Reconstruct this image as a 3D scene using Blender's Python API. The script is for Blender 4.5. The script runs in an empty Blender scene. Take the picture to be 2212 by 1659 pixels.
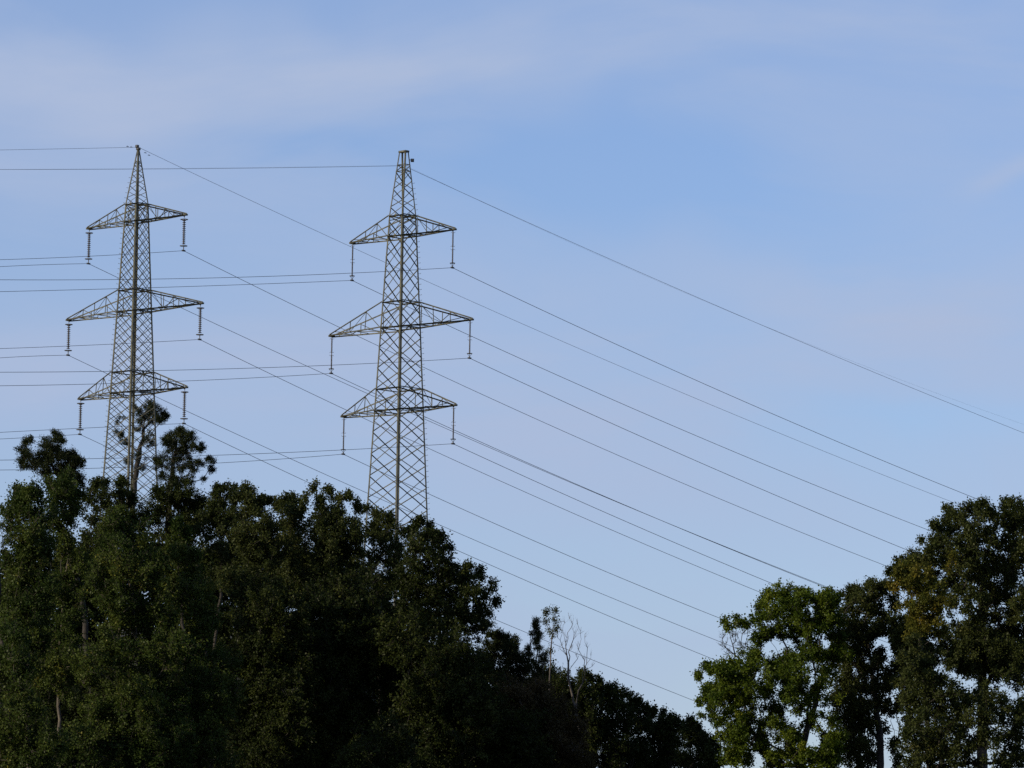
import bpy, math, random
import numpy as np
from mathutils import Vector, Matrix

random.seed(7)
C = bpy.context.scene.collection
SC = bpy.context.scene
R = math.radians

# ------------------------------------------------------------------ camera
FPX, CXP, CYP = 12000.0, 1106.0, 829.5          # long lens, picture grid of 2212 x 1659
PITCH, ROLL = math.atan((2300 - 829.5) / FPX), R(0.95)
EYE = np.array([0.0, 0.0, 1.7])
_f = np.array([0, math.cos(PITCH), math.sin(PITCH)])
_u0 = np.array([0, -math.sin(PITCH), math.cos(PITCH)])
_r0 = np.array([1.0, 0, 0])
_r = _r0 * math.cos(ROLL) + _u0 * math.sin(ROLL)
_u = _u0 * math.cos(ROLL) - _r0 * math.sin(ROLL)
cd = bpy.data.cameras.new('camera')
cam = bpy.data.objects.new('camera', cd)
C.objects.link(cam)
cam.matrix_world = Matrix(((_r[0], _u[0], -_f[0], EYE[0]), (_r[1], _u[1], -_f[1], EYE[1]),
                           (_r[2], _u[2], -_f[2], EYE[2]), (0, 0, 0, 1)))
cd.sensor_width = 36
cd.lens = 36 * FPX / 2212
cd.clip_end = 40000
SC.camera = cam


def P(x, y, Y):
    """point seen at (x, y) of the 2212 grid, at world depth Y"""
    d = _f + _r * ((x - CXP) / FPX) + _u * ((CYP - y) / FPX)
    return EYE + d * (Y / d[1])


def proj(p):
    v = np.asarray(p, float) - EYE
    w = v @ _f
    return CXP + FPX * (v @ _r) / w, CYP - FPX * (v @ _u) / w


# ------------------------------------------------------------------ sun and sky
SUN_AZ, SUN_EL = R(-118), R(17)                  # azimuth from +Y, clockwise: left and a little behind the camera
S = np.array([math.sin(SUN_AZ) * math.cos(SUN_EL), math.cos(SUN_AZ) * math.cos(SUN_EL), math.sin(SUN_EL)])
sl = bpy.data.lights.new('sun', 'SUN')
sl.energy = 4.7
sl.angle = R(0.5)
sl.color = (1.0, 0.86, 0.66)
so = bpy.data.objects.new('sun', sl)
C.objects.link(so)
so.rotation_euler = Vector(S).to_track_quat('Z', 'Y').to_euler()

world = bpy.data.worlds.new('World')
SC.world = world
world.use_nodes = True
nt = world.node_tree
nt.nodes.clear()
N = nt.nodes.new


def lk(a, b):
    nt.links.new(a, b)


sky = N('ShaderNodeTexSky')
sky.sky_type = 'NISHITA'
sky.sun_disc = False
sky.sun_elevation = SUN_EL
sky.sun_rotation = SUN_AZ
sky.air_density = 1.0
sky.dust_density = 0.6
sky.ozone_density = 3.0
bg = N('ShaderNodeBackground')
bg.inputs['Strength'].default_value = 0.1
out = N('ShaderNodeOutputWorld')
geo = N('ShaderNodeTexCoord')


def M(op, a, b=None, clamp=False):
    n = N('ShaderNodeMath')
    n.operation = op
    n.use_clamp = clamp
    for i, v in enumerate((a, b)):
        if v is None:
            continue
        if isinstance(v, (int, float)):
            n.inputs[i].default_value = v
        else:
            lk(v, n.inputs[i])
    return n.outputs[0]


# thin high cloud, laid out on the dome by azimuth and height
sep = N('ShaderNodeSeparateXYZ')
lk(geo.outputs['Generated'], sep.inputs[0])
az = M('ARCTAN2', sep.outputs[0], sep.outputs[1])
el = M('ARCSINE', sep.outputs[2])
comb = N('ShaderNodeCombineXYZ')
lk(az, comb.inputs[0])
lk(el, comb.inputs[1])
mp = N('ShaderNodeMapping')
mp.inputs['Rotation'].default_value = (0, 0, R(-12))
mp.inputs['Scale'].default_value = (10, 34, 1)
mp.inputs['Location'].default_value = (3.1, 1.7, 0)
lk(comb.outputs[0], mp.inputs[0])
nz = N('ShaderNodeTexNoise')
nz.inputs['Scale'].default_value = 1.0
nz.inputs['Detail'].default_value = 8.0
nz.inputs['Roughness'].default_value = 0.55
nz.inputs['Distortion'].default_value = 0.6
lk(mp.outputs[0], nz.inputs['Vector'])
cl = N('ShaderNodeMapRange')
cl.interpolation_type = 'SMOOTHSTEP'
cl.inputs['From Min'].default_value = 0.38
cl.inputs['From Max'].default_value = 0.72
lk(nz.outputs[0], cl.inputs['Value'])
# broad veils: (azimuth, height, half widths, slope, strength); negative ones are clearer holes
nw = N('ShaderNodeTexNoise')
nw.inputs['Scale'].default_value = 22
nw.inputs['Detail'].default_value = 2
lk(comb.outputs[0], nw.inputs['Vector'])
wob_ = M('MULTIPLY', M('SUBTRACT', nw.outputs[0], 0.5), 0.045)
az2, el2 = M('ADD', az, wob_), M('ADD', el, M('MULTIPLY', wob_, 0.6))
tot = M('ADD', M('MULTIPLY', cl.outputs[0], 0.45), 0.20)
for (gx0, gy0, sx, sy, kk, amp) in ((250, 190, 620, 95, -0.05, 0.55), (1050, 130, 420, 60, 0.05, 0.30), (1900, 40, 600, 70, 0.0, 0.22),
                                    (150, 420, 420, 60, 0.0, 0.22), (1850, 640, 620, 110, 0.05, 0.50), (850, 800, 600, 170, 0.1, 0.42),
                                    (0, 900, 500, 160, 0, 0.35), (1500, 1060, 700, 130, 0.05, 0.35), (2160, 385, 70, 26, -0.2, 0.40),
                                    (1350, 400, 520, 130, 0.12, -0.30), (640, 330, 240, 50, 0, -0.25), (2150, 900, 260, 60, 0.1, -0.3)):
    a0, e0 = (gx0 - 1106) / 12000, (2300 - gy0) / 12000
    dx = M('SUBTRACT', az2, a0)
    dy = M('SUBTRACT', M('SUBTRACT', el2, e0), M('MULTIPLY', dx, -kk))
    q1 = M('POWER', M('ABSOLUTE', M('DIVIDE', dx, sx / 12000)), 2.0)
    q2 = M('POWER', M('ABSOLUTE', M('DIVIDE', dy, sy / 12000)), 2.0)
    tot = M('ADD', tot, M('MULTIPLY', M('EXPONENT', M('MULTIPLY', M('ADD', q1, q2), -1.0)), amp))
mix = N('ShaderNodeMix')
mix.data_type = 'RGBA'
lk(M('MULTIPLY', tot, 1.0, clamp=True), mix.inputs['Factor'])
tint = N('ShaderNodeMix')
tint.data_type = 'RGBA'
tint.blend_type = 'MULTIPLY'
tint.inputs['Factor'].default_value = 1.0
tint.inputs['B'].default_value = (1.31, 1.26, 1.55, 1)
lk(sky.outputs[0], tint.inputs['A'])
lk(tint.outputs['Result'], mix.inputs['A'])
mix.inputs['B'].default_value = (4.1, 5.0, 7.0, 1)
lk(mix.outputs['Result'], bg.inputs['Color'])
lk(bg.outputs[0], out.inputs[0])

SC.view_settings.view_transform = 'Standard'
SC.view_settings.look = 'None'
SC.view_settings.gamma = 1.0
SC.view_settings.exposure = 0.0
SC.render.engine = 'CYCLES'
SC.cycles.use_denoising = False
SC.cycles.max_bounces = 5
SC.cycles.diffuse_bounces = 2
SC.cycles.glossy_bounces = 2
SC.cycles.transmission_bounces = 3
SC.cycles.transparent_max_bounces = 4


# ------------------------------------------------------------------ helpers
def nodemat(name):
    m = bpy.data.materials.new(name)
    m.use_nodes = True
    t = m.node_tree
    t.nodes.clear()
    return m, t, t.nodes.new, (lambda a, b: t.links.new(a, b))


def solid_mat(name, c1, c2, scale, rough=0.6, metallic=0.0, bump=0.0, coord='Object'):
    m, t, n, l = nodemat(name)
    o = n('ShaderNodeOutputMaterial')
    b = n('ShaderNodeBsdfPrincipled')
    tc = n('ShaderNodeTexCoord')
    z = n('ShaderNodeTexNoise')
    z.inputs['Scale'].default_value = scale
    z.inputs['Detail'].default_value = 5
    l(tc.outputs[coord], z.inputs['Vector'])
    r = n('ShaderNodeValToRGB')
    r.color_ramp.elements[0].color = (*c1, 1)
    r.color_ramp.elements[1].color = (*c2, 1)
    r.color_ramp.elements[0].position = 0.35
    r.color_ramp.elements[1].position = 0.65
    l(z.outputs[0], r.inputs[0])
    l(r.outputs[0], b.inputs['Base Color'])
    b.inputs['Roughness'].default_value = rough
    b.inputs['Metallic'].default_value = metallic
    if bump:
        bp = n('ShaderNodeBump')
        bp.inputs['Strength'].default_value = bump
        bp.inputs['Distance'].default_value = 0.05
        l(z.outputs[0], bp.inputs['Height'])
        l(bp.outputs[0], b.inputs['Normal'])
    l(b.outputs[0], o.inputs[0])
    return m


def leaf_mat(name, ca, cb, cc, trans=0.3):
    """leaf colour runs ca..cb with the clump, cc on a few yellowed leaves"""
    m, t, n, l = nodemat(name)
    o = n('ShaderNodeOutputMaterial')
    at = n('ShaderNodeAttribute')
    at.attribute_name = 'tint'
    r = n('ShaderNodeValToRGB')
    e = r.color_ramp.elements
    e[0].color = (*ca, 1)
    e[0].position = 0.1
    e[1].color = (*cb, 1)
    e[1].position = 0.78
    q = e.new(0.97)
    q.color = (*cc, 1)
    l(at.outputs['Fac'], r.inputs[0])
    d = n('ShaderNodeBsdfDiffuse')
    tr = n('ShaderNodeBsdfTranslucent')
    g = n('ShaderNodeBsdfGlossy')
    g.inputs['Roughness'].default_value = 0.45
    g.inputs['Color'].default_value = (0.7, 0.7, 0.65, 1)
    l(r.outputs[0], d.inputs[0])
    l(r.outputs[0], tr.inputs[0])
    a = n('ShaderNodeMixShader')
    a.inputs[0].default_value = trans
    l(d.outputs[0], a.inputs[1])
    l(tr.outputs[0], a.inputs[2])
    b = n('ShaderNodeMixShader')
    b.inputs[0].default_value = 0.008
    l(a.outputs[0], b.inputs[1])
    l(g.outputs[0], b.inputs[2])
    l(b.outputs[0], o.inputs[0])
    return m


STEEL = solid_mat('weathered_steel', (0.055, 0.055, 0.036), (0.12, 0.117, 0.075), 1.7, 0.6, 0.0)
DARKMETAL = solid_mat('dark_metal', (0.05, 0.05, 0.05), (0.09, 0.09, 0.085), 3.0, 0.5, 0.3)
PORCELAIN = solid_mat('dark_porcelain', (0.055, 0.045, 0.038), (0.09, 0.075, 0.06), 5.0, 0.25)
RODS = solid_mat('dark_polymer', (0.035, 0.03, 0.03), (0.06, 0.052, 0.05), 5.0, 0.4)
WIRE = solid_mat('aged_cable', (0.06, 0.06, 0.06), (0.09, 0.09, 0.09), 2.0, 0.55, 0.2)
WIRE2 = solid_mat('thin_cable', (0.13, 0.13, 0.13), (0.18, 0.18, 0.18), 2.0, 0.55, 0.2)
BARK = solid_mat('dark_bark', (0.012, 0.010, 0.007), (0.03, 0.024, 0.017), 2.2, 0.9, 0, 0.5)
PALEBARK = solid_mat('pale_bark', (0.018, 0.016, 0.011), (0.11, 0.092, 0.066), 1.4, 0.85, 0, 0.3)
GREYBARK = solid_mat('grey_bark', (0.05, 0.042, 0.034), (0.11, 0.095, 0.08), 2.0, 0.9, 0, 0.3)
SOIL = solid_mat('wooded_ground', (0.018, 0.021, 0.008), (0.036, 0.034, 0.014), 0.35, 0.95, 0, 0.4)

LEAF_LIT = leaf_mat('leaf_olive_lit', (0.021, 0.038, 0.008), (0.056, 0.076, 0.014), (0.16, 0.145, 0.025), 0.32)  # olive leaf, brightened so the low sun is partly in its colour
LEAF_DARK = leaf_mat('leaf_dark_shaded', (0.013, 0.020, 0.005), (0.030, 0.039, 0.008), (0.06, 0.065, 0.015), 0.2)  # dark leaf, albedo lowered to put the wood's shade into its colour
LEAF_OAK = leaf_mat('leaf_oak', (0.034, 0.058, 0.006), (0.086, 0.115, 0.010), (0.13, 0.135, 0.012), 0.35)
LEAF_GREYGREEN = leaf_mat('leaf_greygreen', (0.024, 0.033, 0.008), (0.048, 0.058, 0.015), (0.10, 0.10, 0.03))
LEAF_GOLD = leaf_mat('leaf_gold', (0.046, 0.057, 0.009), (0.122, 0.103, 0.014), (0.24, 0.14, 0.018))
LEAF_BROWN = leaf_mat('leaf_brown', (0.030, 0.026, 0.010), (0.06, 0.045, 0.018), (0.12, 0.07, 0.03))
NEEDLE = leaf_mat('needles', (0.012, 0.018, 0.006), (0.024, 0.032, 0.010), (0.04, 0.045, 0.015), 0.12)


def mesh_np(name, V, Q=None, T=None, mat=None, parent=None, tint=None, loc=None, smooth=False):
    """one mesh object from numpy verts, quads and tris"""
    V = np.asarray(V, np.float32)
    if loc is not None:
        V = V - np.asarray(loc, np.float32)
    parts = []
    nq = 0 if Q is None else len(Q)
    ntri = 0 if T is None else len(T)
    me = bpy.data.meshes.new(name)
    me.vertices.add(len(V))
    me.vertices.foreach_set('co', V.ravel())
    loops = []
    if nq:
        loops.append(np.asarray(Q, np.int32).ravel())
    if ntri:
        loops.append(np.asarray(T, np.int32).ravel())
    loops = np.concatenate(loops)
    me.loops.add(len(loops))
    me.loops.foreach_set('vertex_index', loops)
    me.polygons.add(nq + ntri)
    st = np.concatenate([np.arange(nq) * 4, nq * 4 + np.arange(ntri) * 3]).astype(np.int32)
    me.polygons.foreach_set('loop_start', st)
    if smooth:
        me.polygons.foreach_set('use_smooth', np.ones(nq + ntri, bool))
    if tint is not None:
        a = me.attributes.new('tint', 'FLOAT', 'FACE')
        a.data.foreach_set('value', np.asarray(tint, np.float32))
    me.update(calc_edges=True)
    if mat:
        me.materials.append(mat)
    o = bpy.data.objects.new(name, me)
    C.objects.link(o)
    if parent is not None:
        o.parent = parent
    elif loc is not None:
        o.location = loc
    return o


def tag(o, label=None, cat=None, group=None, kind=None):
    for k, v in (('label', label), ('category', cat), ('group', group), ('kind', kind)):
        if v:
            o[k] = v
    return o


def empty(name, loc, label, cat, group=None):
    o = bpy.data.objects.new(name, None)
    C.objects.link(o)
    o.location = loc
    o.empty_display_size = 0.3
    return tag(o, label, cat, group)


class MB:
    """collects simple shapes into one mesh"""

    def __init__(s):
        s.v, s.q, s.t = [], [], []

    def add(s, v, q=(), t=()):
        b = len(s.v)
        s.v.extend([tuple(p) for p in v])
        s.q.extend([tuple(i + b for i in f) for f in q])
        s.t.extend([tuple(i + b for i in f) for f in t])

    def angle(s, p, q, w, n, t=0.012, flip=1):
        """angle iron from p to q: a flange of width w in the plane with normal n and one along n"""
        p, q, n = map(lambda a: np.asarray(a, float), (p, q, n))
        d = q - p
        d /= np.linalg.norm(d)
        n = n - d * (n @ d)
        n /= np.linalg.norm(n)
        m = np.cross(d, n) * flip
        prof = [(0, 0), (w, 0), (w, t), (t, t), (t, w), (0, w)]
        v = [p + m * a + n * b for a, b in prof] + [q + m * a + n * b for a, b in prof]
        k = 6
        qs = [(i, (i + 1) % k, (i + 1) % k + k, i + k) for i in range(k)]
        qs += [(0, 1, 2, 3), (0, 3, 4, 5), (6, 7, 8, 9), (6, 9, 10, 11)]
        s.add(v, qs)

    def box(s, c, ax, hs):
        c = np.asarray(c, float)
        ax = [np.asarray(a, float) for a in ax]
        v = [c + ax[0] * hs[0] * i + ax[1] * hs[1] * j + ax[2] * hs[2] * k
             for i in (-1, 1) for j in (-1, 1) for k in (-1, 1)]
        s.add(v, [(0, 1, 3, 2), (4, 6, 7, 5), (0, 4, 5, 1), (2, 3, 7, 6), (0, 2, 6, 4), (1, 5, 7, 3)])

    def lathe(s, c, prof, n=14):
        """profile of (radius, z) round a vertical axis through c"""
        c = np.asarray(c, float)
        v = []
        for r_, z in prof:
            for i in range(n):
                a = 2 * math.pi * i / n
                v.append(c + np.array([r_ * math.cos(a), r_ * math.sin(a), z]))
        q = []
        for j in range(len(prof) - 1):
            for i in range(n):
                i2 = (i + 1) % n
                q.append((j * n + i, j * n + i2, (j + 1) * n + i2, (j + 1) * n + i))
        s.add(v, q)

    def torus(s, c, R_, r_, n=24, k=7):
        c = np.asarray(c, float)
        v, q = [], []
        for i in range(n):
            a = 2 * math.pi * i / n
            for j in range(k):
                b = 2 * math.pi * j / k
                rr = R_ + r_ * math.cos(b)
                v.append(c + np.array([rr * math.cos(a), rr * math.sin(a), r_ * math.sin(b)]))
        for i in range(n):
            for j in range(k):
                i2, j2 = (i + 1) % n, (j + 1) % k
                q.append((i * k + j, i2 * k + j, i2 * k + j2, i * k + j2))
        s.add(v, q)

    def tube(s, pts, r_, n=6):
        pts = [np.asarray(p, float) for p in pts]
        v, q = [], []
        for i, p in enumerate(pts):
            d = pts[min(i + 1, len(pts) - 1)] - pts[max(i - 1, 0)]
            d /= np.linalg.norm(d)
            ref = np.array([0, 0, 1.0]) if abs(d[2]) < 0.9 else np.array([1.0, 0, 0])
            a = np.cross(d, ref)
            a /= np.linalg.norm(a)
            b = np.cross(d, a)
            rr = r_[i] if isinstance(r_, (list, tuple)) else r_
            for k in range(n):
                t = 2 * math.pi * k / n
                v.append(p + (a * math.cos(t) + b * math.sin(t)) * rr)
        for i in range(len(pts) - 1):
            for k in range(n):
                k2 = (k + 1) % n
                q.append((i * n + k, i * n + k2, (i + 1) * n + k2, (i + 1) * n + k))
        s.add(v, q)

    def build(s, name, mat, parent=None, loc=None, smooth=False):
        return mesh_np(name, np.array(s.v), s.q or None, s.t or None, mat, parent, loc=loc, smooth=smooth)


# ------------------------------------------------------------------ terrain
def sm(a, b, x):
    t = np.clip((x - a) / (b - a), 0, 1)
    return t * t * (3 - 2 * t)


def ground_z(x, y):
    x, y = np.asarray(x, float), np.asarray(y, float)
    z = 13 * sm(50, 300, y) + 21 * sm(325, 425, y) * sm(20, -8, x)
    z = z - 8 * sm(600, 1500, y)
    z = z + 0.5 * np.sin(x * 0.11 + 1) * np.sin(y * 0.07) * sm(20, 120, y)
    return z


gx = np.concatenate([[-12000, -6000, -3000, -1500, -800, -400], np.arange(-240, 241, 8), [400, 800, 1500, 3000, 6000, 12000]])
gy = np.concatenate([[-6000, -2000, -600, -200, -80], np.arange(-40, 700, 8), [800, 1000, 1300, 1700, 2500, 4000, 8000, 20000]])
GX, GY = np.meshgrid(gx, gy)
GV = np.stack([GX, GY, ground_z(GX, GY)], -1).reshape(-1, 3)
nx, ny = len(gx), len(gy)
ii, jj = np.meshgrid(np.arange(nx - 1), np.arange(ny - 1))
k0 = (jj * nx + ii).ravel()
gq = np.stack([k0, k0 + 1, k0 + nx + 1, k0 + nx], -1)
tag(mesh_np('ground', GV, gq, mat=SOIL, smooth=True), kind='structure')

# ------------------------------------------------------------------ pylons
AD = np.array([math.sqrt(0.5), -math.sqrt(0.5), 0])     # along the crossarms, right end nearer
LD = np.array([math.sqrt(0.5), math.sqrt(0.5), 0])      # along the line, away to the right
UP = np.array([0, 0, 1.0])


class Pylon:
    def __init__(s, label, Y, axis, prof, arms, nodes, span, peak, cap, bolts, legw, brw, arm_panels):
        s.Y = Y
        ax0 = P(axis[0], axis[1], Y)
        s.X = ax0[0]
        s.base = ground_z(s.X, Y) - 0.3

        def zy(y):                                   # picture height -> metres at the axis
            lo, hi = 0.0, 90.0
            for _ in range(50):
                mid = (lo + hi) / 2
                if proj((s.X, Y, mid))[1] > y:
                    lo = mid
                else:
                    hi = mid
            return lo
        s.zy = zy
        pz = sorted([(zy(y), a, b) for y, a, b in prof])
        zs = [p[0] for p in pz]

        def half(z):
            if z < zs[0]:
                k = (pz[1][1] - pz[0][1]) / (zs[1] - zs[0])
                return pz[0][1] + k * (z - zs[0]), pz[0][2] + k * (z - zs[0])
            return np.interp(z, zs, [p[1] for p in pz]), np.interp(z, zs, [p[2] for p in pz])
        s.half = half

        def corner(i, j, z):
            a, b = half(z)
            return np.array([s.X, Y, 0]) + AD * a * i + LD * b * j + UP * z
        s.corner = corner
        s.root = empty('lattice_pylon', (s.X, Y, s.base), label, 'pylon', 'pair of lattice pylons')
        o0 = np.array([s.X, Y, s.base])
        s.o0 = o0
        top = zs[-1]
        breaks = [s.base] + [z for z in zs if z > s.base + 1]
        # legs, each an angle iron with its corner outward
        s.legs = {}
        for (i, j) in ((1, -1), (-1, -1), (1, 1), (-1, 1)):
            mb = MB()
            for z0, z1 in zip(breaks[:-1], breaks[1:]):
                p, q = corner(i, j, z0), corner(i, j, z1)
                w = legw * (0.75 if z0 >= zy(peak[0]) - 0.1 else 1.0)
                d = (q - p) / np.linalg.norm(q - p)
                e1, e2 = -AD * i, -LD * j
                t = 0.02
                pr = [(0, 0), (w, 0), (w, t), (t, t), (t, w), (0, w)]
                v = [p + e1 * a + e2 * b for a, b in pr] + [q + e1 * a + e2 * b for a, b in pr]
                qs = [(a, (a + 1) % 6, (a + 1) % 6 + 6, a + 6) for a in range(6)]
                qs += [(0, 1, 2, 3), (0, 3, 4, 5), (6, 7, 8, 9), (6, 9, 10, 11)]
                mb.add(v, qs)
            s.legs[(i, j)] = mb.build('leg', STEEL, s.root, loc=o0)
        # climbing bolts along one leg
        bi, side = bolts
        bz = np.arange(s.base + 3, top - 2.2, 0.41)
        proto = None
        for z in bz:
            c = corner(*bi, z)
            if proto is None:
                mb = MB()
                dv = np.array([side, 0, 0])
                mb.tube([(0, 0, 0), dv * 0.15], 0.013, 5)
                mb.tube([dv * 0.15, dv * 0.15 + UP * 0.05], 0.018, 5)
                proto = mb.build('step_bolt', STEEL, s.legs[bi])
                b = proto
            else:
                b = proto.copy()
                C.objects.link(b)
                b.parent = s.legs[bi]
            b.location = c - o0
        # lattice of each face
        faces = [((-1, -1), (1, -1), -LD), ((1, -1), (1, 1), AD), ((1, 1), (-1, 1), LD), ((-1, 1), (-1, -1), -AD)]
        nz_ = [zy(y) for y in nodes]
        pk = [zy(y) for y in peak[1]]
        for k, (c0, c1, nrm) in enumerate(faces):
            mb = MB()
            off = 0.5 if k in (2, 3) else 0.0
            zz = np.array(nz_)
            if off:
                zz = np.concatenate([[zz[0]], (zz[1:] + zz[:-1]) / 2, [zz[-1]]])
            for a in range(len(zz) - 1):
                b = min(a + span, len(zz) - 1)
                if zz[b] < s.base:
                    continue
                mb.angle(corner(*c0, zz[a]), corner(*c1, zz[b]), brw, -nrm, 0.010)
                mb.angle(corner(*c1, zz[a]) - nrm * 0.02, corner(*c0, zz[b]) - nrm * 0.02, brw, -nrm, 0.010)
            for a in range(1, span):                  # close the top of a double lattice
                mb.angle(corner(*c0, zz[0]), corner(*c1, zz[a]), brw, -nrm, 0.010)
                mb.angle(corner(*c1, zz[0]) - nrm * 0.02, corner(*c0, zz[a]) - nrm * 0.02, brw, -nrm, 0.010)
            # zigzag of the peak
            for a in range(len(pk) - 1):
                first = a % 2 == (0 if k in (0, 3) else 1)
                u, v = (c0, c1) if first else (c1, c0)
                mb.angle(corner(*u, pk[a]), corner(*v, pk[a + 1]), brw * 0.9, -nrm, 0.010)
            for y in peak[2]:
                mb.angle(corner(*c0, zy(y)), corner(*c1, zy(y)), brw * 0.9, -nrm, 0.010)
            mb.build('face_bracing', STEEL, s.root, loc=o0)
        # crossarms
        s.tips = []
        for (yt, yb, xl, xr) in arms:
            zt, zb = zy(yt), zy(yb)
            Ls = []
            for sgn, xp in ((-1, xl), (1, xr)):
                lo, hi = 1.0, 14.0
                for _ in range(50):
                    mid = (lo + hi) / 2
                    x = proj(np.array([s.X, Y, zb]) + AD * sgn * mid)[0]
                    if (x - xp) * sgn < 0:
                        lo = mid
                    else:
                        hi = mid
                Ls.append(lo - 0.13)
            s._arm(zt, zb, Ls, arm_panels, brw, legw)
            for sgn, L in ((-1, Ls[0]), (1, Ls[1])):
                s.tips.append(np.array([s.X, Y, zb - 0.05]) + AD * sgn * (L - 0.16))
        # cap
        a, b = half(top)
        mb = MB()
        if cap == 'flat':
            for (c0, c1, nrm) in faces:
                p, q = corner(*c0, top - 0.08), corner(*c1, top - 0.08)
                mb.box((p + q) / 2 + UP * 0.04, ((q - p) / np.linalg.norm(q - p), nrm, UP),
                       (np.linalg.norm(q - p) / 2 + 0.03, 0.03, 0.07))
            mb.build('peak_cap', STEEL, s.root, loc=o0)
            mb = MB()
            c = corner(1, 1, top - 0.72)
            mb.box(c + np.array([0.20, 0, 0]), (np.array([1.0, 0, 0]), np.array([0, 1.0, 0]), UP), (0.13, 0.03, 0.13))
            mb.box(c + np.array([0.03, 0, 0.03]), (np.array([1.0, 0, 0]), np.array([0, 1.0, 0]), UP), (0.10, 0.025, 0.025))
            mb.build('marker_plate', DARKMETAL, s.root, loc=o0)
        else:
            c = np.array([s.X, Y, top])
            mb.box(c + UP * 0.02, (AD, LD, UP), (0.13, 0.13, 0.10))
            mb.box(c + UP * 0.22 + np.array([-0.1, 0, 0]), (AD, LD, UP), (0.11, 0.11, 0.11))
            mb.build('peak_cap', DARKMETAL, s.root, loc=o0)

    def _arm(s, zt, zb, Ls, npan, brw, legw):
        cn = s.corner
        A0 = np.array([s.X, s.Y, 0])
        chord = MB()
        brace = MB()
        cw = 0.105
        for j in (-1, 1):
            nrm = LD * j
            for sgn, L in ((-1, Ls[0]), (1, Ls[1])):
                tip = A0 + AD * sgn * L + LD * j * 0.10 + UP * zb
                b0, t0 = cn(sgn, j, zb), cn(sgn, j, zt)
                chord.angle(b0, tip, cw, nrm, 0.012)
                chord.angle(t0, tip + UP * 0.06, cw, nrm, 0.012)
                # posts and diagonals of this side
                n = npan
                pb = [b0 + (tip - b0) * f for f in np.linspace(0, 0.9, n + 1)]
                ptp = [t0 + (tip + UP * 0.06 - t0) * f for f in np.linspace(0, 0.9, n + 1)]
                sh = 0.12 if j > 0 else 0.0
                for k in range(1, n):
                    f = sh * (1 - k / n)
                    a = pb[k] + (pb[k - 1] - pb[k]) * f * 2
                    b = ptp[k] + (ptp[k - 1] - ptp[k]) * f * 2
                    brace.angle(a, b, 0.045, nrm, 0.008)
                for k in range(n):
                    if (k + (j > 0)) % 2 == 0:
                        brace.angle(pb[k], ptp[k + 1], 0.045, nrm, 0.008)
                    else:
                        brace.angle(ptp[k], pb[k + 1], 0.045, nrm, 0.008)
            # through the body
            chord.angle(cn(-1, j, zb), cn(1, j, zb), cw, nrm, 0.012)
            chord.angle(cn(-1, j, zt), cn(1, j, zt), cw, nrm, 0.012)
        # floor bracing and end frames of the body
        for sgn, L in ((-1, Ls[0]), (1, Ls[1])):
            tips = [A0 + AD * sgn * L + LD * j * 0.10 + UP * zb for j in (-1, 1)]
            bs = [cn(sgn, j, zb) for j in (-1, 1)]
            n = npan + 1
            row = [[b + (t - b) * f for f in np.linspace(0, 0.94, n + 1)] for b, t in zip(bs, tips)]
            for k in range(n):
                brace.angle(row[k % 2][k] + UP * 0.015, row[1 - k % 2][k + 1] + UP * 0.015, 0.05, UP, 0.008)
                brace.angle(row[0][k] - UP * 0.012, row[1][k] - UP * 0.012, 0.05, UP, 0.008)
            for z in (zt, zb):
                brace.angle(cn(sgn, -1, z) + UP * 0.02, cn(sgn, 1, z) + UP * 0.02, 0.07, -AD * sgn, 0.01)
        brace.angle(cn(-1, -1, zb) + UP * 0.05, cn(1, 1, zb) + UP * 0.05, 0.06, UP, 0.01)
        brace.angle(cn(-1, 1, zb) + UP * 0.07, cn(1, -1, zb) + UP * 0.07, 0.06, UP, 0.01)
        arm = chord.build('crossarm', STEEL, s.root, loc=s.o0)
        br = mesh_np('arm_bracing', np.array(brace.v), brace.q, None, STEEL, arm, loc=s.o0)
        for sgn, L in ((-1, Ls[0]), (1, Ls[1])):
            mb = MB()
            t = A0 + AD * sgn * (L - 0.12) + UP * (zb + 0.02)
            mb.box(t, (AD, LD, UP), (0.24, 0.13, 0.065))
            mb.box(t - AD * sgn * 0.05 - UP * 0.09, (AD, LD, UP), (0.05, 0.03, 0.06))
            mesh_np('tip_plate', np.array(mb.v), mb.q, None, STEEL, arm, loc=s.o0)
        # plates where lattice and arm frame cross
        for z in (zt, zb):
            for (i0, j0, i1, j1, nrm) in ((-1, -1, 1, -1, -LD), (1, -1, 1, 1, AD)):
                c = (cn(i0, j0, z) + cn(i1, j1, z)) / 2 + nrm * 0.012
                d = cn(i1, j1, z) - cn(i0, j0, z)
                d /= np.linalg.norm(d)
                mb = MB()
                w, t = 0.19, 0.008
                v = [c + d * w, c + UP * w * 0.8, c - d * w, c - UP * w * 0.8]
                v += [p + nrm * t for p in v]
                mb.add(v, [(0, 1, 2, 3), (4, 5, 6, 7), (0, 1, 5, 4), (1, 2, 6, 5), (2, 3, 7, 6), (3, 0, 4, 7)])
                mesh_np('gusset_plate', np.array(mb.v), mb.q, None, STEEL, arm, loc=s.o0)


K = math.sqrt(0.5)


def hw(dpx, Y):
    """half side of the square body from the half diagonal in picture units"""
    return dpx * Y / FPX * K


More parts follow.
